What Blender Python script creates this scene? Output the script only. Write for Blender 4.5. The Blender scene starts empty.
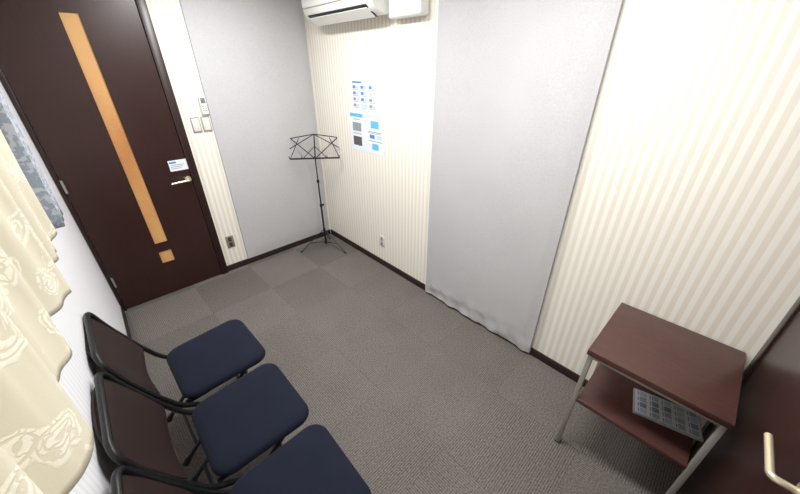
import bpy, bmesh, math, random
from mathutils import Vector, Matrix, Euler
random.seed(4)
scene=bpy.context.scene
COL=scene.collection
scene.view_settings.view_transform='Standard'

# ---------------------------------------------------------------- materials
def srgb(r,g,b):
    f=lambda c:(c/255/12.92) if c/255<=.04045 else ((c/255+.055)/1.055)**2.4
    return (f(r),f(g),f(b),1)
class NT:
    def __init__(s,name):
        s.m=bpy.data.materials.new(name); s.m.use_nodes=True
        s.t=s.m.node_tree; s.b=s.t.nodes["Principled BSDF"]
    def n(s,typ,**k):
        x=s.t.nodes.new(typ)
        for a,v in k.items():
            if a in x.inputs.keys(): x.inputs[a].default_value=v
            else: setattr(x,a,v)
        return x
    def l(s,a,b): s.t.links.new(a,b)
    def math(s,op,a,b=None,c=None):
        x=s.t.nodes.new("ShaderNodeMath"); x.operation=op
        for i,v in enumerate((a,b,c)):
            if v is None: continue
            if isinstance(v,(int,float)): x.inputs[i].default_value=v
            else: s.l(v,x.inputs[i])
        return x.outputs[0]
    def clamp(s,f): return s.math('MINIMUM',s.math('MAXIMUM',f,0.0),1.0)
    def mix(s,f,a,b):
        x=s.t.nodes.new("ShaderNodeMix"); x.data_type='RGBA'
        for i,v in ((0,f),(6,a),(7,b)):
            if isinstance(v,(int,float,tuple)): x.inputs[i].default_value=v
            else: s.l(v,x.inputs[i])
        return x.outputs[2]
    def coord(s,scale=(1,1,1)):
        tc=s.n("ShaderNodeTexCoord"); mp=s.n("ShaderNodeMapping"); mp.inputs["Scale"].default_value=scale
        s.l(tc.outputs["Object"],mp.inputs[0]); return mp.outputs[0]
    def bump(s,h,strength=.2,dist=.002):
        x=s.n("ShaderNodeBump"); x.inputs["Strength"].default_value=strength; x.inputs["Distance"].default_value=dist
        s.l(h,x.inputs["Height"]); s.l(x.outputs[0],s.b.inputs["Normal"])
    def noise(s,vec,scale,detail=3):
        x=s.n("ShaderNodeTexNoise"); x.inputs["Scale"].default_value=scale; x.inputs["Detail"].default_value=detail
        s.l(vec,x.inputs["Vector"]); return x.outputs["Fac"]

def plain(name,c,rough=.5,metal=0,var=.06,scale=40,bump=0,spec=.5,emit=0):
    k=NT(name); b=k.b
    v=k.coord(); nz=k.noise(v,scale)
    d=tuple(x*(1-var) for x in c[:3])+(1,); e=tuple(min(1,x*(1+var)) for x in c[:3])+(1,)
    k.l(k.mix(nz,d,e),b.inputs["Base Color"])
    b.inputs["Roughness"].default_value=rough; b.inputs["Metallic"].default_value=metal
    b.inputs["Specular IOR Level"].default_value=spec
    if bump: k.bump(nz,bump,.001)
    if emit:
        b.inputs["Emission Color"].default_value=c; b.inputs["Emission Strength"].default_value=emit
    return k.m

def stripe(name,axis,ca,cb,period=.041):
    k=NT(name); v=k.coord(); sp=k.n("ShaderNodeSeparateXYZ"); k.l(v,sp.inputs[0])
    c=sp.outputs[axis]
    s1=k.math('SINE',k.math('MULTIPLY',c,2*math.pi/period))
    f=k.clamp(k.math('MULTIPLY_ADD',s1,1.0,.5))
    s2=k.math('MULTIPLY_ADD',k.math('SINE',k.math('MULTIPLY',c,2*math.pi/(period/5))),.12,0)
    g=k.math('ADD',f,s2)
    nz=k.noise(v,180)
    g=k.clamp(k.math('ADD',g,k.math('MULTIPLY_ADD',nz,.5,-.25)))
    k.l(k.mix(g,ca,cb),k.b.inputs["Base Color"]); k.b.inputs["Roughness"].default_value=.6
    k.b.inputs["Specular IOR Level"].default_value=.3
    k.bump(g,.15,.001); return k.m

def wood(name,ca,cb,axis_scale,rough=.35,spec=.5):
    k=NT(name); v=k.coord(axis_scale); n1=k.noise(v,6,6)
    w=k.math('FRACT',k.math('MULTIPLY',n1,7.0)); w=k.math('MULTIPLY_ADD',w,.5,0); w=k.math('ADD',w,k.math('MULTIPLY',n1,.5))
    k.l(k.mix(w,ca,cb),k.b.inputs["Base Color"]); k.b.inputs["Roughness"].default_value=rough
    k.b.inputs["Specular IOR Level"].default_value=spec
    k.bump(w,.05,.0005); return k.m

CRA,CRB=srgb(236,233,224),srgb(222,215,202)
M_wallx=stripe("striped_wallpaper_x",0,CRA,CRB)
M_wally=stripe("striped_wallpaper_y",1,CRA,CRB)
M_wallL=stripe("striped_wallpaper_white",1,srgb(240,240,243),srgb(230,230,235),.03)
M_ceil=plain("ceiling_paint",srgb(240,240,238),.8)

def fabric_panel(scuff):
    k=NT("grey_acoustic_fabric"); v=k.coord()
    n1=k.noise(v,200,3); n2=k.noise(v,3,4)
    f=k.math('ADD',k.math('MULTIPLY',n1,.8),k.math('MULTIPLY',n2,.25))
    c=k.mix(f,srgb(158,157,159),srgb(202,201,203))
    # a few scuffs low on the cloth
    sp=k.n("ShaderNodeSeparateXYZ"); k.l(v,sp.inputs[0])
    low=k.clamp(k.math('MULTIPLY_ADD',sp.outputs[2],-2.6,1.0))
    sc=k.clamp(k.math('MULTIPLY_ADD',k.noise(v,13,4),10.0,-6.2))
    m=k.math('MULTIPLY',k.math('MULTIPLY',sc,low),scuff)
    k.l(k.mix(m,c,srgb(130,126,124)),k.b.inputs["Base Color"])
    k.b.inputs["Roughness"].default_value=.9; k.b.inputs["Specular IOR Level"].default_value=.1
    k.bump(n1,.45,.0015); return k.m
M_panel=fabric_panel(0.0)
M_panel_used=fabric_panel(.22)

def carpet():
    k=NT("carpet_tiles"); v=k.coord(); sp=k.n("ShaderNodeSeparateXYZ"); k.l(v,sp.inputs[0])
    x=k.math('ADD',sp.outputs[0],.02); y=k.math('ADD',sp.outputs[1],.07)
    ix=k.math('FLOOR',k.math('DIVIDE',x,.5)); iy=k.math('FLOOR',k.math('DIVIDE',y,.5))
    par=k.math('MODULO',k.math('ABSOLUTE',k.math('ADD',ix,iy)),2.0)
    sx=k.math('SINE',k.math('MULTIPLY',x,2*math.pi/.011)); sy=k.math('SINE',k.math('MULTIPLY',y,2*math.pi/.011))
    a=k.math('ADD',k.math('MULTIPLY',par,sx),k.math('MULTIPLY',k.math('SUBTRACT',1.0,par),sy))
    n1=k.noise(v,110,4); n2=k.noise(v,2.5,2)
    n1=k.math('MULTIPLY_ADD',k.math('SUBTRACT',n1,.5),1.7,.5)
    f=k.math('ADD',k.math('MULTIPLY_ADD',a,.18,.14),k.math('MULTIPLY',n1,.70))
    # view-angle shading of the pile painted in: tiles by the entrance differ more
    near=k.math('MINIMUM',k.math('MAXIMUM',k.math('MULTIPLY_ADD',y,.9,1.1),0.18),1.0)
    f=k.math('ADD',f,k.math('MULTIPLY',k.math('MULTIPLY_ADD',par,.15,-.075),near)); f=k.math('ADD',f,k.math('MULTIPLY_ADD',n2,.2,-.10))
    ex=k.math('LESS_THAN',k.math('ABSOLUTE',k.math('SUBTRACT',k.math('FRACT',k.math('DIVIDE',x,.5)),.5)),.495)
    ey=k.math('LESS_THAN',k.math('ABSOLUTE',k.math('SUBTRACT',k.math('FRACT',k.math('DIVIDE',y,.5)),.5)),.495)
    e=k.math('MULTIPLY_ADD',k.math('MULTIPLY',ex,ey),.05,-.05); f=k.clamp(k.math('ADD',f,e))
    k.l(k.mix(f,srgb(54,51,49),srgb(136,129,124)),k.b.inputs["Base Color"])
    k.b.inputs["Roughness"].default_value=.95; k.b.inputs["Specular IOR Level"].default_value=.1
    k.bump(f,.6,.003); return k.m
M_carpet=carpet()
M_base=plain("baseboard_dark_brown",srgb(40,27,24),.5)
M_door=wood("dark_walnut_door",srgb(38,20,19),srgb(56,31,27),(9,9,.7),.3)
M_frame=wood("dark_walnut_frame",srgb(32,16,15),srgb(46,24,21),(9,9,.7),.35)
M_table=wood("reddish_walnut_laminate",srgb(60,37,34),srgb(86,55,49),(8,.8,8),.32)
M_chrome=plain("satin_steel",srgb(178,176,172),.3,.85,.04)
M_legm=plain("silver_painted_steel",srgb(160,156,150),.4,.4,.04)
M_brass=plain("champagne_metal",srgb(226,214,186),.25,.7,.04)
M_black=plain("black_painted_steel",srgb(16,16,18),.4,.2)
M_blackp=plain("black_rubber",srgb(16,16,17),.6)
M_white=plain("white_plastic",srgb(232,232,228),.4)
M_offw=plain("off_white_plastic",srgb(214,210,202),.4)
M_grey=plain("grey_plastic",srgb(150,148,142),.5)
M_dark=plain("dark_slot",srgb(30,30,32),.6)
M_steelplate=plain("brushed_plate",srgb(150,138,124),.4,.3)
M_paper=plain("white_paper",srgb(222,228,236),.5,var=.02)
M_cyan=plain("cyan_print",srgb(96,178,222),.5)
M_blue=plain("blue_print",srgb(80,132,190),.5)
M_lblue=plain("pale_blue_print",srgb(184,206,224),.5)
M_dphoto=plain("dark_photo_print",srgb(84,82,80),.4,var=.5,scale=90)
M_lphoto=plain("grey_photo_print",srgb(140,148,152),.4,var=.4,scale=90)
M_lcd=plain("lcd_display",srgb(110,124,120),.25)

def amber():
    k=NT("amber_glass"); v=k.coord((1,1,.5)); n1=k.noise(v,2.4,1); v2=k.coord(); n2=k.noise(v2,160,2)
    r=k.n("ShaderNodeValToRGB"); k.l(k.math('ADD',n1,k.math('MULTIPLY_ADD',n2,.16,-.08)),r.inputs[0])
    r.color_ramp.elements[0].position=.34; r.color_ramp.elements[0].color=srgb(166,106,62)
    r.color_ramp.elements[1].position=.55; r.color_ramp.elements[1].color=srgb(196,150,96)
    k.l(r.outputs[0],k.b.inputs["Base Color"]); k.b.inputs["Roughness"].default_value=.3
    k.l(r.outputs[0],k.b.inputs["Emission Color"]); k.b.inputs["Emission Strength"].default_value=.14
    k.bump(n2,.2,.001)
    return k.m
M_amber=amber()

def seat_fab():
    k=NT("navy_upholstery"); v=k.coord(); n1=k.noise(v,420,2); n2=k.noise(v,9,3)
    f=k.math('ADD',k.math('MULTIPLY',n1,.7),k.math('MULTIPLY',n2,.35))
    k.l(k.mix(f,srgb(14,17,26),srgb(32,37,52)),k.b.inputs["Base Color"])
    k.b.inputs["Roughness"].default_value=.9; k.b.inputs["Specular IOR Level"].default_value=.12
    k.b.inputs["Sheen Weight"].default_value=.03
    k.bump(n1,.3,.0008); return k.m
M_seat=seat_fab()
M_back=plain("dark_brown_leatherette",srgb(38,25,23),.5,bump=.1,scale=200,spec=.3)

def damask():
    k=NT("cream_damask"); v=k.coord((1,1,1))
    nn=k.n("ShaderNodeTexNoise"); nn.inputs["Scale"].default_value=9; nn.inputs["Detail"].default_value=2; k.l(v,nn.inputs["Vector"])
    sc=k.n("ShaderNodeVectorMath"); sc.operation='SCALE'; sc.inputs["Scale"].default_value=.12; k.l(nn.outputs["Color"],sc.inputs[0])
    mx=k.n("ShaderNodeVectorMath"); mx.operation='ADD'; k.l(v,mx.inputs[0]); k.l(sc.outputs[0],mx.inputs[1])
    vo=k.n("ShaderNodeTexVoronoi"); vo.inputs["Scale"].default_value=11; vo.feature='F1'; k.l(mx.outputs[0],vo.inputs["Vector"])
    blob=k.clamp(k.math('MULTIPLY_ADD',vo.outputs["Distance"],-14.0,7.0))          # flower bodies
    petal=k.clamp(k.math('MULTIPLY_ADD',k.math('SINE',k.math('MULTIPLY',vo.outputs["Distance"],48.0)),2.2,1.6))
    n2=k.noise(mx.outputs[0],34,2)
    vein=k.clamp(k.math('MULTIPLY_ADD',k.math('ABSOLUTE',k.math('SUBTRACT',n2,.5)),30.0,-.4))
    f=k.math('MULTIPLY',k.math('MULTIPLY',blob,vein),petal)
    n3=k.noise(v,600,2); g=k.math('ADD',k.math('MULTIPLY',f,.75),k.math('MULTIPLY',n3,.25))
    k.l(k.mix(g,srgb(202,195,174),srgb(228,224,208)),k.b.inputs["Base Color"])
    k.l(k.math('MULTIPLY_ADD',f,-.2,.7),k.b.inputs["Roughness"])
    k.b.inputs["Specular IOR Level"].default_value=.3
    k.bump(g,.35,.0015); return k.m
M_damask=damask()
def lace():
    k=NT("grey_blue_lace"); v=k.coord((1,1,1)); n=k.noise(v,60,3)
    f=k.math('GREATER_THAN',n,.52)
    k.l(k.mix(f,srgb(140,150,164),srgb(176,182,192)),k.b.inputs["Base Color"]); k.b.inputs["Roughness"].default_value=.8
    return k.m
M_lace=lace()

# ---------------------------------------------------------------- geometry helpers
def mkobj(name,bm,mats,parent=None,loc=None,rotz=0,smooth=False):
    me=bpy.data.meshes.new(name)
    bmesh.ops.recalc_face_normals(bm,faces=bm.faces[:])
    if smooth:
        for f in bm.faces: f.smooth=True
        for e in bm.edges:
            if len(e.link_faces)==2 and e.calc_face_angle(0)>math.radians(40): e.smooth=False
    bm.to_mesh(me); bm.free()
    for m in (mats if isinstance(mats,(list,tuple)) else [mats]): me.materials.append(m)
    o=bpy.data.objects.new(name,me); COL.objects.link(o)
    if parent: o.parent=parent
    if loc: o.location=loc
    if rotz: o.rotation_euler=(0,0,rotz)
    return o
def empty(name,loc=(0,0,0),rotz=0,**props):
    o=bpy.data.objects.new(name,None); o.empty_display_size=.1; COL.objects.link(o)
    o.location=loc; o.rotation_euler=(0,0,rotz)
    for k,v in props.items(): o[k]=v
    return o
def tag(o,label,cat,**k):
    o["label"]=label; o["category"]=cat
    for a,v in k.items(): o[a]=v
    return o
def struct(o,label=None):
    o["kind"]="structure"
    if label: o["label"]=label
    return o
def addbox(bm,a,b,bev=0,mi=0,seg=2):
    r=bmesh.ops.create_cube(bm,size=1)
    vs=r['verts']; c=[(a[i]+b[i])/2 for i in range(3)]; s=[abs(b[i]-a[i]) for i in range(3)]
    for v in vs: v.co=Vector((v.co.x*s[0]+c[0],v.co.y*s[1]+c[1],v.co.z*s[2]+c[2]))
    for f in set(f for v in vs for f in v.link_faces): f.material_index=mi
    if bev:
        es=list(set(e for v in vs for e in v.link_edges))
        r2=bmesh.ops.bevel(bm,geom=es,offset=bev,segments=seg,profile=.5,affect='EDGES')
        for f in r2['faces']: f.material_index=mi
def boxobj(name,a,b,mat,bev=0,parent=None,rotz=0,loc=None,seg=2):
    bm=bmesh.new(); addbox(bm,a,b,bev,seg=seg); return mkobj(name,bm,mat,parent,loc,rotz,smooth=bool(bev))
def smoothpath(pts,r=.04,n=5):
    P=[Vector(p) for p in pts]; out=[P[0]]
    for i in range(1,len(P)-1):
        a,b,c=P[i-1],P[i],P[i+1]
        d1=(a-b); d2=(c-b); rr=min(r,d1.length*.45,d2.length*.45)
        s=b+d1.normalized()*rr; e=b+d2.normalized()*rr
        for k in range(n+1):
            t=k/n; out.append(s*(1-t)**2+b*2*t*(1-t)+e*t*t)
    out.append(P[-1]); return out
def tube(bm,pts,r,seg=10,mi=0,flat=None):
    P=[Vector(p) for p in pts]; rings=[]; n=len(P)
    t0=(P[1]-P[0]).normalized(); up=Vector((0,0,1)) if abs(t0.z)<.9 else Vector((1,0,0))
    nrm=t0.cross(up).normalized()
    for i,p in enumerate(P):
        if i==0: t=P[1]-P[0]
        elif i==n-1: t=P[-1]-P[-2]
        else: t=(P[i+1]-P[i]).normalized()+(P[i]-P[i-1]).normalized()
        t.normalize(); nrm=(nrm-t*nrm.dot(t)).normalized(); bn=t.cross(nrm)
        f=flat or 1
        rings.append([bm.verts.new(p+nrm*math.cos(2*math.pi*k/seg)*r+bn*math.sin(2*math.pi*k/seg)*r*f) for k in range(seg)])
    for i in range(n-1):
        for k in range(seg):
            f=bm.faces.new((rings[i][k],rings[i][(k+1)%seg],rings[i+1][(k+1)%seg],rings[i+1][k])); f.material_index=mi
    for rg in (rings[0][::-1],rings[-1]):
        f=bm.faces.new(rg); f.material_index=mi
def tubeobj(name,pts,r,mat,parent=None,seg=10,flat=None):
    bm=bmesh.new(); tube(bm,pts,r,seg,flat=flat); return mkobj(name,bm,mat,parent,smooth=True)
def rrect(w,d,r,n=6,cx=0,cy=0):
    pts=[]
    for sx,sy,a0 in ((1,1,0),(-1,1,90),(-1,-1,180),(1,-1,270)):
        for k in range(n+1):
            a=math.radians(a0+90*k/n); pts.append((cx+sx*(w/2-r)+r*math.cos(a),cy+sy*(d/2-r)+r*math.sin(a)))
    return pts

# ---------------------------------------------------------------- room shell
TR=math.atan(-.0277)      # side wall with the panels is very slightly out of square
TL=-math.atan(.036)
H=2.45
fl=boxobj("floor",(-2.6,-3.75,-.1),(.3,.25,0),M_carpet); struct(fl,"grey-brown ribbed carpet tile floor")
struct(boxobj("ceiling",(-2.6,-3.75,H),(.3,.25,H+.1),M_ceil),"white painted ceiling")
struct(boxobj("wall_back",(-2.4,0,0),(.15,.12,H),M_wallx),"cream striped wallpaper wall behind the door")
struct(boxobj("wall_right",(0,-3.7,0),(.12,.1,H),M_wally,rotz=TR),"cream striped wallpaper wall")
LW=-2.045
struct(boxobj("wall_left",(-.12,-3.7,0),(0,.1,H),M_wallL,rotz=TL,loc=(LW,0,0)),"white striped wall with the curtained window")
struct(boxobj("wall_front",(-2.4,-3.65,0),(.15,-3.5,H),M_wallx),"cream wall with the dark door")
bh=.06
struct(boxobj("baseboard_right",(-.012,-3.43,0),(-.0005,-.02,bh),M_base,.002,rotz=TR))
struct(boxobj("baseboard_back",(-1.205,-.012,0),(-.013,-.0005,bh),M_base,.002))
struct(boxobj("baseboard_left",(.0005,-3.43,0),(.012,-.06,bh),M_base,.002,rotz=TL,loc=(LW,0,0)))

# ---------------------------------------------------------------- acoustic panels
def panelobj(name,a,b,wr,axis,mat,rotz=0):
    """upholstered board, front face subdivided with soft wrinkles near the bottom edge"""
    bm=bmesh.new(); th=.028
    w=b[0]-a[0]; h=b[1]-a[1]; nx,nz=60,140
    grid=[]
    for j in range(nz+1):
        row=[]
        for i in range(nx+1):
            u=a[0]+w*i/nx; z=a[1]+h*j/nz
            e=min(i,nx-i,5)/5*min(j,nz-j,7)/7
            q=max(0,1-(z-a[1])/.24)
            off=th*(.72+.28*min(1,e*1.3))+wr*q*q*.012*(math.sin(u*27+z*9+1)*.6+math.sin(u*49-z*22)*.5+math.sin(z*48+u*6)*.35)+wr*.0015*math.sin(u*9+z*3)
            off=max(off,.016)
            zz=z+(wr*.002*math.sin(u*23) if j==0 else 0)
            row.append(bm.verts.new((u,-off,zz) if axis==0 else (-off,u,zz)))
        grid.append(row)
    for j in range(nz):
        for i in range(nx):
            bm.faces.new((grid[j][i],grid[j][i+1],grid[j+1][i+1],grid[j+1][i]))
    ring=grid[0][:]+[grid[j][nx] for j in range(1,nz+1)]+grid[nz][nx-1::-1]+[grid[j][0] for j in range(nz-1,0,-1)]
    back=[]
    for v in ring:
        c=v.co.copy()
        if axis==0: c.y=-.0006
        else: c.x=-.0006
        back.append(bm.verts.new(c))
    n=len(ring)
    for i in range(n): bm.faces.new((ring[i],ring[(i+1)%n],back[(i+1)%n],back[i]))
    bm.faces.new(back)
    return mkobj(name,bm,mat,rotz=rotz,smooth=True)
p=panelobj("acoustic_panel",(-.995,bh+.004),(-.03,H-.02),0,0,M_panel)
tag(p,"tall light grey fabric acoustic panel beside the door","acoustic panel")
p=panelobj("acoustic_panel",(-2.585,bh-.034),(-1.605,H-.02),1,1,M_panel_used,TR)
for v in p.data.vertices: v.co.x-=.013
tag(p,"tall light grey fabric acoustic panel with wrinkled lower edge","acoustic panel")

# ---------------------------------------------------------------- doors
door=empty("door_1",(0,0,0)); struct(door,"dark walnut door with a tall amber glass strip")
DT=2.3
bm=bmesh.new()
addbox(bm,(-1.262,-.03,0),(-1.205,.0,DT+.04),.003)
addbox(bm,(-2.043,-.03,0),(-2.018,.0,DT+.04),.002)
addbox(bm,(-2.018,-.03,DT),(-1.262,.0,DT+.04),.003)
mkobj("door_frame",bm,M_frame,door,smooth=True)
gx0,gx1=-1.668,-1.578
bm=bmesh.new(); f0,f1=-.018,-.0008; L,Rr=-2.015,-1.265
addbox(bm,(L,f0,.008),(gx0,f1,DT-.003)); addbox(bm,(gx1,f0,.008),(Rr,f1,DT-.003))
addbox(bm,(gx0,f0,.008),(gx1,f1,.30)); addbox(bm,(gx0,f0,.405),(gx1,f1,.485)); addbox(bm,(gx0,f0,2.05),(gx1,f1,DT-.003))
mkobj("door_leaf",bm,M_door,door)
boxobj("glass_strip",(gx0,-.010,.485),(gx1,-.0008,2.05),M_amber,parent=door)
boxobj("glass_square",(gx0,-.010,.30),(gx1,-.0008,.405),M_amber,parent=door)
def lever(parent,x,y,z,dirx,sy):
    """sy = room-side direction along y"""
    r=empty("lever_handle",(x,y,z)); r.parent=parent
    bm=bmesh.new(); 
    bmesh.ops.create_cone(bm,cap_ends=True,segments=28,radius1=.025,radius2=.023,depth=.008,matrix=Matrix.Translation((0,sy*.004,0))@Matrix.Rotation(math.pi/2,4,'X'))
    mkobj("rose",bm,M_brass,r,smooth=True)
    tubeobj("lever",smoothpath([(0,sy*.004,0),(0,sy*.052,0),(dirx*.13,sy*.056,-.002)],.014),.0085,M_brass,r,12)
    return r
lever(door,-1.29,-.018,.955,-1,-1)
for z in (1.06,.28,1.85):
    tubeobj("hinge",[(-2.012,-.036,z-.045),(-2.012,-.036,z+.045)],.008,M_chrome,door,12)
bm=bmesh.new()
addbox(bm,(-1.39,-.0200,1.035),(-1.262,-.0186,1.118),0,0)
addbox(bm,(-1.384,-.0206,1.094),(-1.335,-.0201,1.108),0,1)
for i in range(3):
    addbox(bm,(-1.38,-.0206,1.078-i*.013),(-1.285-.012*i,-.0201,1.083-i*.013),0,2)
s=mkobj("door_sign",bm,[M_paper,M_blue,M_lphoto]); tag(s,"small white notice sticker on the dark door","sign")

d2=empty("door_2",(0,0,0)); struct(d2,"dark brown door with champagne lever handle")
bm=bmesh.new()
addbox(bm,(-.165,-3.5,0),(-.105,-3.463,2.19),.003); addbox(bm,(-1.17,-3.5,0),(-1.11,-3.463,2.19),.003); addbox(bm,(-1.11,-3.5,2.13),(-.165,-3.463,2.19),.003)
mkobj("door_frame",bm,M_frame,d2,smooth=True)
boxobj("door_leaf",(-1.108,-3.499,.008),(-.168,-3.47,2.128),M_door,.002,d2)
lever(d2,-.995,-3.47,.95,1,1)

# ---------------------------------------------------------------- window and curtains
def lwx(y): return LW-.036*abs(y)
win=empty("window_1",(LW,0,0),TL); struct(win,"white framed window behind the curtain")
bm=bmesh.new(); a,b,c,d=-2.95,-1.5,1.36,2.12
for q in (((0.001,a,c),(.03,b,c+.04)),((0.001,a,d-.04),(.03,b,d)),((0.001,a,c+.04),(.03,a+.04,d-.04)),((0.001,b-.04,c+.04),(.03,b,d-.04)),((0.001,-2.24,c+.04),(.026,-2.2,d-.04))):
    addbox(bm,q[0],q[1],.002)
mkobj("window_frame",bm,M_white,win,smooth=True)
boxobj("window_pane",(.002,a+.04,c+.04),(.008,b-.04,d-.04),plain("frosted_pane",srgb(225,232,240),.3,emit=.6),parent=win)
def interp(tab,y):
    for (y0,v0),(y1,v1) in zip(tab,tab[1:]):
        if y1<=y<=y0:
            t=(y0-y)/(y0-y1); t=t*t*(3-2*t); return v0+(v1-v0)*t
    return tab[-1][1] if y<tab[-1][0] else tab[0][1]
def cloth(name,y0,y1,z0,z1,fx,mat,ny,nz,th=.0015,hem=None):
    bm=bmesh.new(); g=[]
    for j in range(nz+1):
        row=[]
        for i in range(ny+1):
            y=y0+(y1-y0)*i/ny; zb=z0+(hem(y) if hem else 0); z=zb+(z1-zb)*j/nz
            row.append(bm.verts.new((fx(y,z),y,z)))
        g.append(row)
    for j in range(nz):
        for i in range(ny): bm.faces.new((g[j][i],g[j][i+1],g[j+1][i+1],g[j+1][i]))
    o=mkobj(name,bm,mat,smooth=True)
    m=o.modifiers.new("thick","SOLIDIFY"); m.thickness=th; m.offset=0
    return o
HT=[(-1.40,-2.035),(-1.50,-2.018),(-1.60,-2.040),(-1.74,-2.020),(-1.86,-2.044),(-2.01,-2.006),(-2.15,-2.044),(-2.28,-2.020),(-2.42,-2.052),(-2.57,-2.001),(-2.66,-2.060),(-2.78,-2.008),(-2.9,-2.05),(-3.05,-2.01),(-3.2,-2.04)]
def cx(y,z):
    t=(z-1.25)/.95
    ys=y+.05*math.sin(z*5.0+y*3)*min(1,t*3)          # folds lean as they rise
    x=interp(HT,ys)
    f=math.sin(ys*2*math.pi/.085+math.sin(y*7)*1.2)
    return x*(1-t*.35)+(-2.022)*t*.35+.009*abs(f)**.8*(1 if f>0 else -1)*(.35+.65*min(1,t*2.2))
c1=cloth("curtain",-1.40,-3.2,1.24,2.2,cx,M_damask,420,60,hem=lambda y:.005*math.sin(y*17)+.003*math.sin(y*61))
tag(c1,"cream damask patterned short curtain hanging at the window","curtain")
def lx(y,z):
    if y>-1.38: return -2.0+.02*(z-1.2)-.012*max(0,math.sin(y*70))
    return max(lwx(y)+.034,-2.078)
c2=cloth("lace_curtain",-1.19,-2.9,1.215,2.2,lx,M_lace,160,20,.001)
tag(c2,"grey-blue lace under curtain at the window edge","curtain")
rod=empty("curtain_rod",(0,0,0)); tag(rod,"white metal curtain rail above the window","curtain rod")
boxobj("rail",(-2.045,-3.25,2.206),(-1.975,-1.12,2.229),M_white,.003,rod)
for y in (-1.3,-2.2,-3.1): boxobj("bracket",(lwx(y)+.001,y-.012,2.209),(-2.043,y+.012,2.226),M_white,.002,rod)

# ---------------------------------------------------------------- folding chairs
def build_chair():
    root=empty("folding_chair")
    bm=bmesh.new(); prof=[(-.014,0),(-.004,.004),(0,.012),(0,.024),(-.004,.034),(-.013,.041),(-.035,.046),(-.09,.048)]
    rings=[]
    for off,z in prof:
        pts=[]
        for (x,y) in rrect(.400+2*off,.418+2*off,max(.066+off*.6,.012),7):
            k=1-.05*max(0,-(x)/.19)   # slightly narrower towards the back
            pts.append(bm.verts.new((x,y*k,z+.398+.006*(x/.19)-(0.004*max(0,x/.19)**4))))
        rings.append(pts)
    n=len(rings[0])
    for a,b in zip(rings,rings[1:]):
        for i in range(n): bm.faces.new((a[i],a[(i+1)%n],b[(i+1)%n],b[i]))
    bm.faces.new(rings[0][::-1]); bm.faces.new(rings[-1])
    mkobj("seat",bm,M_seat,root,smooth=True)
    bm=bmesh.new(); bot=[bm.verts.new((x,y,.385)) for x,y in rrect(.35,.345,.05,6)]; top=[bm.verts.new((x,y,.3985)) for x,y in rrect(.365,.36,.055,6)]
    n=len(bot)
    for i in range(n): bm.faces.new((bot[i],bot[(i+1)%n],top[(i+1)%n],top[i]))
    bm.faces.new(bot[::-1]); bm.faces.new(top)
    mkobj("seat_pan",bm,M_black,root,smooth=True)
    w=.207; wf=.190
    tubeobj("backrest_frame",smoothpath([(-.262,-w,.50),(-.342,-w,.70),(-.374,-w+.012,.82),(-.374,w-.012,.82),(-.342,w,.70),(-.262,w,.50)],.055,7),.0115,M_black,root,12)
    for s in (-1,1):
        tubeobj("leg",smoothpath([(-.262,s*w,.505),(-.222,s*w,.42),(-.14,s*wf,.34),(.13,s*wf,.015)],.06,6),.0115,M_black,root,12)
        tubeobj("leg",[(.09,s*(wf-.026),.385),(-.30,s*(wf-.026),.015)],.010,M_black,root,12)
        tubeobj("rubber_foot",[(.120,s*wf,.026),(.141,s*wf,.001)],.015,M_blackp,root,12)
        tubeobj("rubber_foot",[(-.29,s*(wf-.026),.026),(-.308,s*(wf-.026),.002)],.014,M_blackp,root,12)
        boxobj("pivot_bracket",(-.20,s*(wf-.018)-.004,.372),(-.10,s*(wf-.018)+.004,.398),M_black,.003,root)
    tubeobj("crossbar",[(.075,-wf,.082),(.075,wf,.082)],.008,M_black,root,10)
    tubeobj("crossbar",[(-.235,-wf+.026,.075),(-.235,wf-.026,.075)],.008,M_black,root,10)
    bm=bmesh.new(); ny,nz=18,12; F=[];B=[]
    def bx(z): return -.262-(z-.50)*.395
    for j in range(nz+1):
        fr=[];bk=[]
        for i in range(ny+1):
            u=-1+2*i/ny; v=-1+2*j/nz
            hw=.194
            vv=v*(1-.10*abs(u)**5); uu=u*(1-.06*abs(v)**5)
            y=uu*hw; z=.655+vv*.152
            th=.013*(1-max(abs(u),abs(v))**6*.8)
            curve=-.022*(1-u*u)
            fr.append(bm.verts.new((bx(z)+curve+th+.004,y,z))); bk.append(bm.verts.new((bx(z)+curve-th*.6+.002,y,z)))
        F.append(fr);B.append(bk)
    for j in range(nz):
        for i in range(ny):
            bm.faces.new((F[j][i],F[j][i+1],F[j+1][i+1],F[j+1][i])); bm.faces.new((B[j][i],B[j+1][i],B[j+1][i+1],B[j][i+1]))
    def rim(G): return G[0][:]+[G[j][ny] for j in range(1,nz+1)]+G[nz][ny-1::-1]+[G[j][0] for j in range(nz-1,0,-1)]
    a,b=rim(F),rim(B)
    for i in range(len(a)): bm.faces.new((a[i],b[i],b[(i+1)%len(a)],a[(i+1)%len(a)]))
    mkobj("backrest",bm,M_back,root,smooth=True)
    return root
ch=build_chair()
CH=[(-1.703,-1.540,.01),(-1.708,-1.998,-.015),(-1.715,-2.445,-.04)]
labs=["black folding chair with navy cushion beside dark wood door","black folding chair with navy cushion between two matching chairs","black folding chair with navy cushion under the cream curtain"]
def place(o,i):
    o.location=(CH[i][0],CH[i][1],0); o.rotation_euler=(0,0,CH[i][2]); tag(o,labs[i],"chair",group="row of folding chairs")
kids=list(ch.children)
for i in (1,2):
    n=ch.copy(); COL.objects.link(n)
    for k in kids:
        q=k.copy(); q.parent=n; COL.objects.link(q)
    place(n,i)
place(ch,0)

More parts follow.
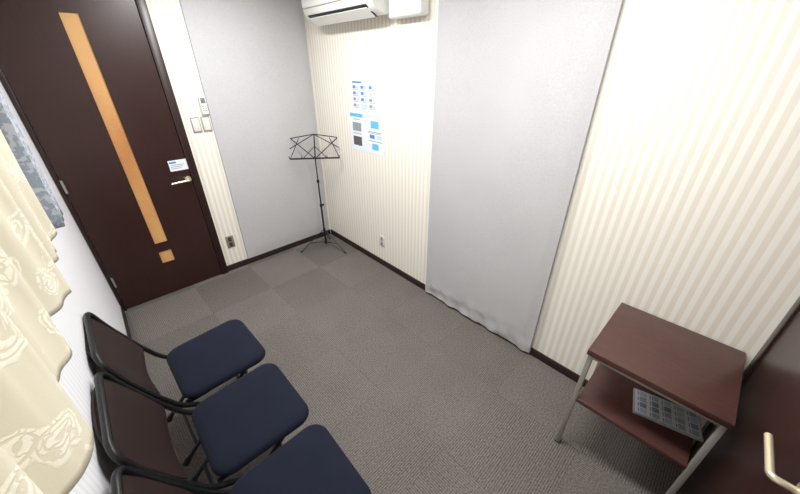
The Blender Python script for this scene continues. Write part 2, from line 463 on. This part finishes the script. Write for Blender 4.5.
# ---------------------------------------------------------------- side table
T=empty("side_table",(-.335,-3.196,0),TR*.4); tag(T,"reddish-brown wooden side table with silver steel legs","table")
hx,hy=.235,.238; TZ=.683
bm=bmesh.new(); addbox(bm,(-hx,-hy,TZ-.028),(hx,hy,TZ),.002); mkobj("tabletop",bm,M_table,T,smooth=True)
for sx in (-1,1):
    for sy in (-1,1):
        x=sx*(hx-.022); y=sy*(hy-.016)
        boxobj("leg",(x-.010,y-.010,.008),(x+.010,y+.010,TZ-.0285),M_legm,.002,T)
        boxobj("foot_cap",(x-.012,y-.012,0),(x+.012,y+.012,.0085),M_blackp,.001,T)
x=hx-.022;y=hy-.016
for nm,a,b in (("rail",(-x-.009,-y+.011,TZ-.050),(-x+.009,y-.011,TZ-.0285)),("rail",(x-.009,-y+.011,TZ-.050),(x+.009,y-.011,TZ-.0285)),("rail",(-x+.011,-y-.009,TZ-.050),(x-.011,-y+.009,TZ-.0285)),("rail",(-x+.011,y-.009,TZ-.050),(x-.011,y+.009,TZ-.0285))):
    boxobj(nm,a,b,M_legm,.001,T)
SZ=.37
boxobj("shelf",(-hx+.012,-y+.012,SZ-.022),(hx-.012,y-.012,SZ),M_table,.002,T)
bm=bmesh.new(); w2,h2=.075,.125
addbox(bm,(-w2,-h2,0),(w2,h2,.012),.0012,0)
addbox(bm,(-w2+.005,-h2+.005,.0121),(w2-.005,h2-.005,.0125),0,4)
for r in range(5):
    for c in range(4):
        x0=-w2+.010+c*.034; y0=-h2+.012+r*.047
        mi=random.choice((1,2,3,2))
        addbox(bm,(x0,y0,.0126),(x0+.028,y0+.026,.0131),0,mi)
        addbox(bm,(x0,y0+.030,.0126),(x0+.022,y0+.034,.0131),0,3)
sh=mkobj("instruction_sheet",bm,[plain("grey_card_rim",srgb(150,152,156),.35),plain("pale_grey_print",srgb(160,170,182),.4),M_lphoto,plain("slate_print",srgb(112,122,134),.4,var=.5,scale=120),plain("laminated_card",srgb(196,198,202),.3)],loc=(-.35,-3.295,SZ+.0006),rotz=.22)
tag(sh,"grey-rimmed instruction card with small pictures on the table shelf","card")

# ---------------------------------------------------------------- music stand
S=empty("music_stand",(-.24,-.27,0)); tag(S,"black folding wire music stand on a tripod base","music stand")
for a,nm in ((160,0),(-75,1),(45,2)):
    ca,sa=math.cos(math.radians(a)),math.sin(math.radians(a)); ft=.27 if nm!=2 else .2
    bm=bmesh.new()
    tube(bm,[(ca*.012,sa*.012,.22),(ca*ft,sa*ft,.012)],.006,8,flat=.5)
    tube(bm,[(ca*.012,sa*.012,.075),(ca*ft*.62,sa*ft*.62,.092)],.004,8)
    mkobj("leg",bm,M_black,S,smooth=True)
    tubeobj("rubber_foot",[(ca*(ft-.012),sa*(ft-.012),.018),(ca*(ft+.008),sa*(ft+.008),.008)],.0075,M_blackp,S)
tubeobj("lower_pole",[(0,0,.05),(0,0,.50)],.0095,M_black,S)
tubeobj("middle_pole",[(0,0,.48),(0,0,.76)],.0075,M_black,S)
tubeobj("upper_pole",[(0,0,.74),(0,0,.99)],.0058,M_black,S)
for z in (.07,.22,.50,.76): tubeobj("collar",[(0,0,z-.014),(0,0,z+.014)],.014,M_blackp,S,12)
tubeobj("clamp_knob",[(.008,0,.502),(.034,0,.502)],.009,M_blackp,S)
D=empty("desk",(0,0,.985)); D.parent=S; D.rotation_euler=Euler((math.radians(-28),0,math.radians(-38)),'XYZ')
def wire(pts,r=.003): tube(bmw,pts,r,8)
bmw=bmesh.new()
W2=.235
wire([(-W2,0,.0),(-W2*.5,0,.0),(0,0,.0),(W2*.5,0,0),(W2,0,0)],.005)
wire([(-W2,0,.0),(-W2*.62,0,.20)],.0035);wire([(W2,0,.0),(W2*.62,0,.20)],.0035)
wire([(-W2,-.002,.10),(0,-.002,.235),(W2,-.002,.10)],.0042)
wire([(0,.003,.0),(-W2*.95,.003,.20)],.0042); wire([(0,.003,0),(W2*.95,.003,.20)],.0042)
wire([(-W2*.95,0,.20),(-W2*.3,0,.225),(0,0,.235),(W2*.3,0,.225),(W2*.95,0,.20)],.0045)
wire([(-W2*.5,.0,.0),(0,.0,.12),(W2*.5,0,0)],.0038)
wire([(0,.006,-.02),(0,.006,.24)],.006)
mkobj("wire_frame",bmw,M_black,D,smooth=True)
bmw=bmesh.new()
wire([(-W2,-.04,-.004),(W2,-.04,-.004)],.004)
for x in (-W2,-W2*.5,0,W2*.5,W2): wire([(x,0,0),(x,-.04,-.004),(x,-.042,.018)],.0035)
mkobj("page_ledge",bmw,M_black,D,smooth=True)

# ---------------------------------------------------------------- air conditioner and duct cover
A=empty("air_conditioner",(0,0,0),TR); tag(A,"white wall-mounted split air conditioner with angled louver","air conditioner")
y0,y1=-1.20,-.34
sec=[(-.0015,2.075),(-.10,2.060),(-.175,2.085),(-.205,2.125),(-.218,2.19),(-.214,2.30),(-.19,2.345),(-.0015,2.345)]
bm=bmesh.new()
ys=[y0,y0+.008,y1-.008,y1]
rings=[]
for k,y in enumerate(ys):
    q=[]
    for x,z in sec:
        s=.97 if k in(0,3) else 1
        q.append(bm.verts.new((x*s if x<-.01 else x,y,(z-2.2)*s+2.2)))
    rings.append(q)
n=len(sec)
for a,b in zip(rings,rings[1:]):
    for i in range(n): bm.faces.new((a[i],a[(i+1)%n],b[(i+1)%n],b[i]))
bm.faces.new(rings[0]); bm.faces.new(rings[-1][::-1])
mkobj("housing",bm,M_white,A,smooth=True)
def along(bm,off,u0,u1,th,mi=0,ya=y0+.06,yb=y1-.06):
    P=Vector((-.10,0,2.060)); Q=Vector((-.205,0,2.125)); d=(Q-P); L=d.length; d.normalize(); nrm=Vector((-d.z,0,d.x)); 
    if nrm.z>0: nrm=-nrm
    c=[P+d*u0*L+nrm*off,P+d*u1*L+nrm*off,P+d*u1*L+nrm*(off+th),P+d*u0*L+nrm*(off+th)]
    v=[bm.verts.new((q.x,yy,q.z)) for yy in (ya,yb) for q in c]
    for f in ((0,1,2,3),(7,6,5,4),(0,4,5,1),(1,5,6,2),(2,6,7,3),(3,7,4,0)):
        x=bm.faces.new([v[i] for i in f]); x.material_index=mi
bm=bmesh.new(); along(bm,.010,.05,.95,.004); mkobj("air_outlet",bm,M_dark,A)
bm=bmesh.new(); along(bm,.018,.12,.80,.004,ya=y0+.065,yb=y1-.065); mkobj("louver",bm,M_white,A)
bm=bmesh.new(); addbox(bm,(-.2195,y0+.01,2.158),(-.2125,y1-.01,2.161)); mkobj("front_seam",bm,M_grey,A)
bm=bmesh.new(); addbox(bm,(-.085,-1.51,2.035),(-.0015,-1.215,2.20),.018,seg=4)
pc=mkobj("pipe_cover",bm,M_white,rotz=TR,smooth=True); tag(pc,"white plastic pipe cover beside the air conditioner","pipe cover")

# ---------------------------------------------------------------- wall fittings
def plate(name,label,cat,x0,x1,z0,z1,wall,kind):
    r=empty(name,(0,0,0),TR if wall=='R' else 0); tag(r,label,cat)
    def bx(nm,a0,a1,b0,b1,d0,d1,m,bev):
        if wall=='B': boxobj(nm,(a0,-d1,b0),(a1,-d0,b1),m,bev,r)
        else: boxobj(nm,(-d1,a0,b0),(-d0,a1,b1),m,bev,r)
    cx_,cz=(x0+x1)/2,(z0+z1)/2
    if kind=='socket':
        bx("cover_plate",x0,x1,z0,z1,.0008,.007,M_steelplate if wall=='B' else M_offw,.002)
        for dz in (.026,-.026):
            bx("socket",cx_-.015,cx_+.015,cz+dz-.02,cz+dz+.02,.0071,.009,M_dark if wall=='B' else M_grey,.001)
            for s in (-1,1): bx("slot",cx_+s*.006-.0012,cx_+s*.006+.0012,cz+dz-.006,cz+dz+.006,.0091,.0096,M_grey if wall=='B' else M_dark,0)
    else:
        bx("cover_plate",x0,x1,z0,z1,.0008,.008,M_grey,.002)
        bx("rocker",cx_-.026,cx_+.026,cz-.048,cz+.048,.0081,.012,M_offw,.002)
    return r
plate("power_outlet","brown metal wall outlet near the door","power outlet",-1.145,-1.075,.235,.355,'B','socket')
plate("power_outlet","white wall outlet low on striped wallpaper","power outlet",-1.015,-.945,.215,.33,'R','socket')
plate("light_switch","off-white light switch plate beside the door","light switch",-1.145,-1.080,1.30,1.415,'B','switch')
plate("light_switch","off-white light switch plate under the remote control","light switch",-1.070,-1.004,1.30,1.415,'B','switch')
r=empty("remote_control",(0,0,0)); tag(r,"white air conditioner remote control in wall holder","remote control")
boxobj("holder",(-1.052,-.012,1.425),(-.998,-.0008,1.49),M_white,.003,r)
boxobj("body",(-1.049,-.030,1.432),(-1.001,-.0125,1.565),M_white,.005,r)
boxobj("display",(-1.042,-.0312,1.512),(-1.008,-.0302,1.553),M_lcd,.0003,r)
for i in range(3):
    for j in range(2): boxobj("button",(-1.040+j*.019,-.0318,1.488-i*.016),(-1.028+j*.019,-.0302,1.495-i*.016),M_grey,.0005,r)

def poster(label,y0,y1,z0,z1,blocks):
    bm=bmesh.new(); addbox(bm,(-.0022,y1,z0),(-.0008,y0,z1),0,0)
    W=y0-y1; Hh=z1-z0
    for u0,u1,v0,v1,mi in blocks:
        addbox(bm,(-.0027,y0-W*u1,z1-Hh*v1),(-.00222,y0-W*u0,z1-Hh*v0),0,mi)
    o=mkobj("poster",bm,[M_paper,M_cyan,M_blue,M_lblue,M_dphoto,M_lphoto],rotz=TR); tag(o,label,"poster")
    return o
bl=[(.04,.40,.04,.10,2)]
for c in range(3):
    for r_ in range(4):
        u=.05+c*.31; v=.17+r_*.20
        bl.append((u,u+.11,v,v+.10,random.choice((3,5,2,3))))
        for q in range(3): bl.append((u+.13,u+.25-.02*q,v+.01+q*.035,v+.025+q*.035,5))
        bl.append((u,u+.22,v+.125,v+.14,2))
poster("white notice sheet with small blue diagrams",-.635,-.99,1.435,1.668,bl)
bl=[(.03,.42,.03,.12,1),(.10,.36,.26,.48,5),(.10,.36,.62,.86,4),(.12,.34,.17,.19,5),(.54,.95,.04,.07,3),
    (.64,.86,.16,.34,1),(.60,.74,.50,.60,2),(.80,.94,.50,.60,3),(.66,.84,.72,.88,1),(.10,.36,.53,.55,5),(.56,.95,.42,.44,5),(.56,.90,.455,.47,5),(.58,.95,.65,.67,5)]
poster("white instruction poster with cyan header and photos",-.57,-1.05,1.095,1.42,bl)

# ---------------------------------------------------------------- lamps
def lamp(x,y,w,h,power):
    r=empty("ceiling_light",(x,y,0)); tag(r,"white rectangular fluorescent ceiling light","ceiling light",group="ceiling lights")
    boxobj("lamp_housing",(-w/2,-h/2,H-.05),(w/2,h/2,H-.0005),M_white,.004,r)
    boxobj("diffuser",(-w/2+.02,-h/2+.02,H-.058),(w/2-.02,h/2-.02,H-.0505),plain("lamp_diffuser",(1,1,1,1),.5,emit=3),.001,r)
    l=bpy.data.lights.new("lamp_light",'AREA'); l.shape='RECTANGLE'; l.size=w-.04; l.size_y=h-.04; l.energy=power; l.color=(1,.995,.988)
    o=bpy.data.objects.new("lamp_light",l); COL.objects.link(o); o.location=(0,0,H-.062); o.parent=r
lamp(-1.0,-1.05,.30,.9,35)
lamp(-.98,-2.55,.30,.9,34)
w=bpy.data.worlds.new("World"); scene.world=w; w.use_nodes=True
w.node_tree.nodes["Background"].inputs[0].default_value=(.9,.95,1,1); w.node_tree.nodes["Background"].inputs[1].default_value=.5

# ---------------------------------------------------------------- camera
cam=bpy.data.cameras.new("camera"); cam.sensor_width=36; cam.lens=324.7/800*36; cam.clip_start=.01
co=bpy.data.objects.new("camera",cam); COL.objects.link(co)
R=Matrix.Rotation(math.radians(-44.22),4,'Z')@Matrix.Rotation(math.radians(61.05),4,'X')@Matrix.Rotation(math.radians(-.13),4,'Z')
co.matrix_world=Matrix.Translation((-1.864,-3.116,1.758))@R
scene.camera=co
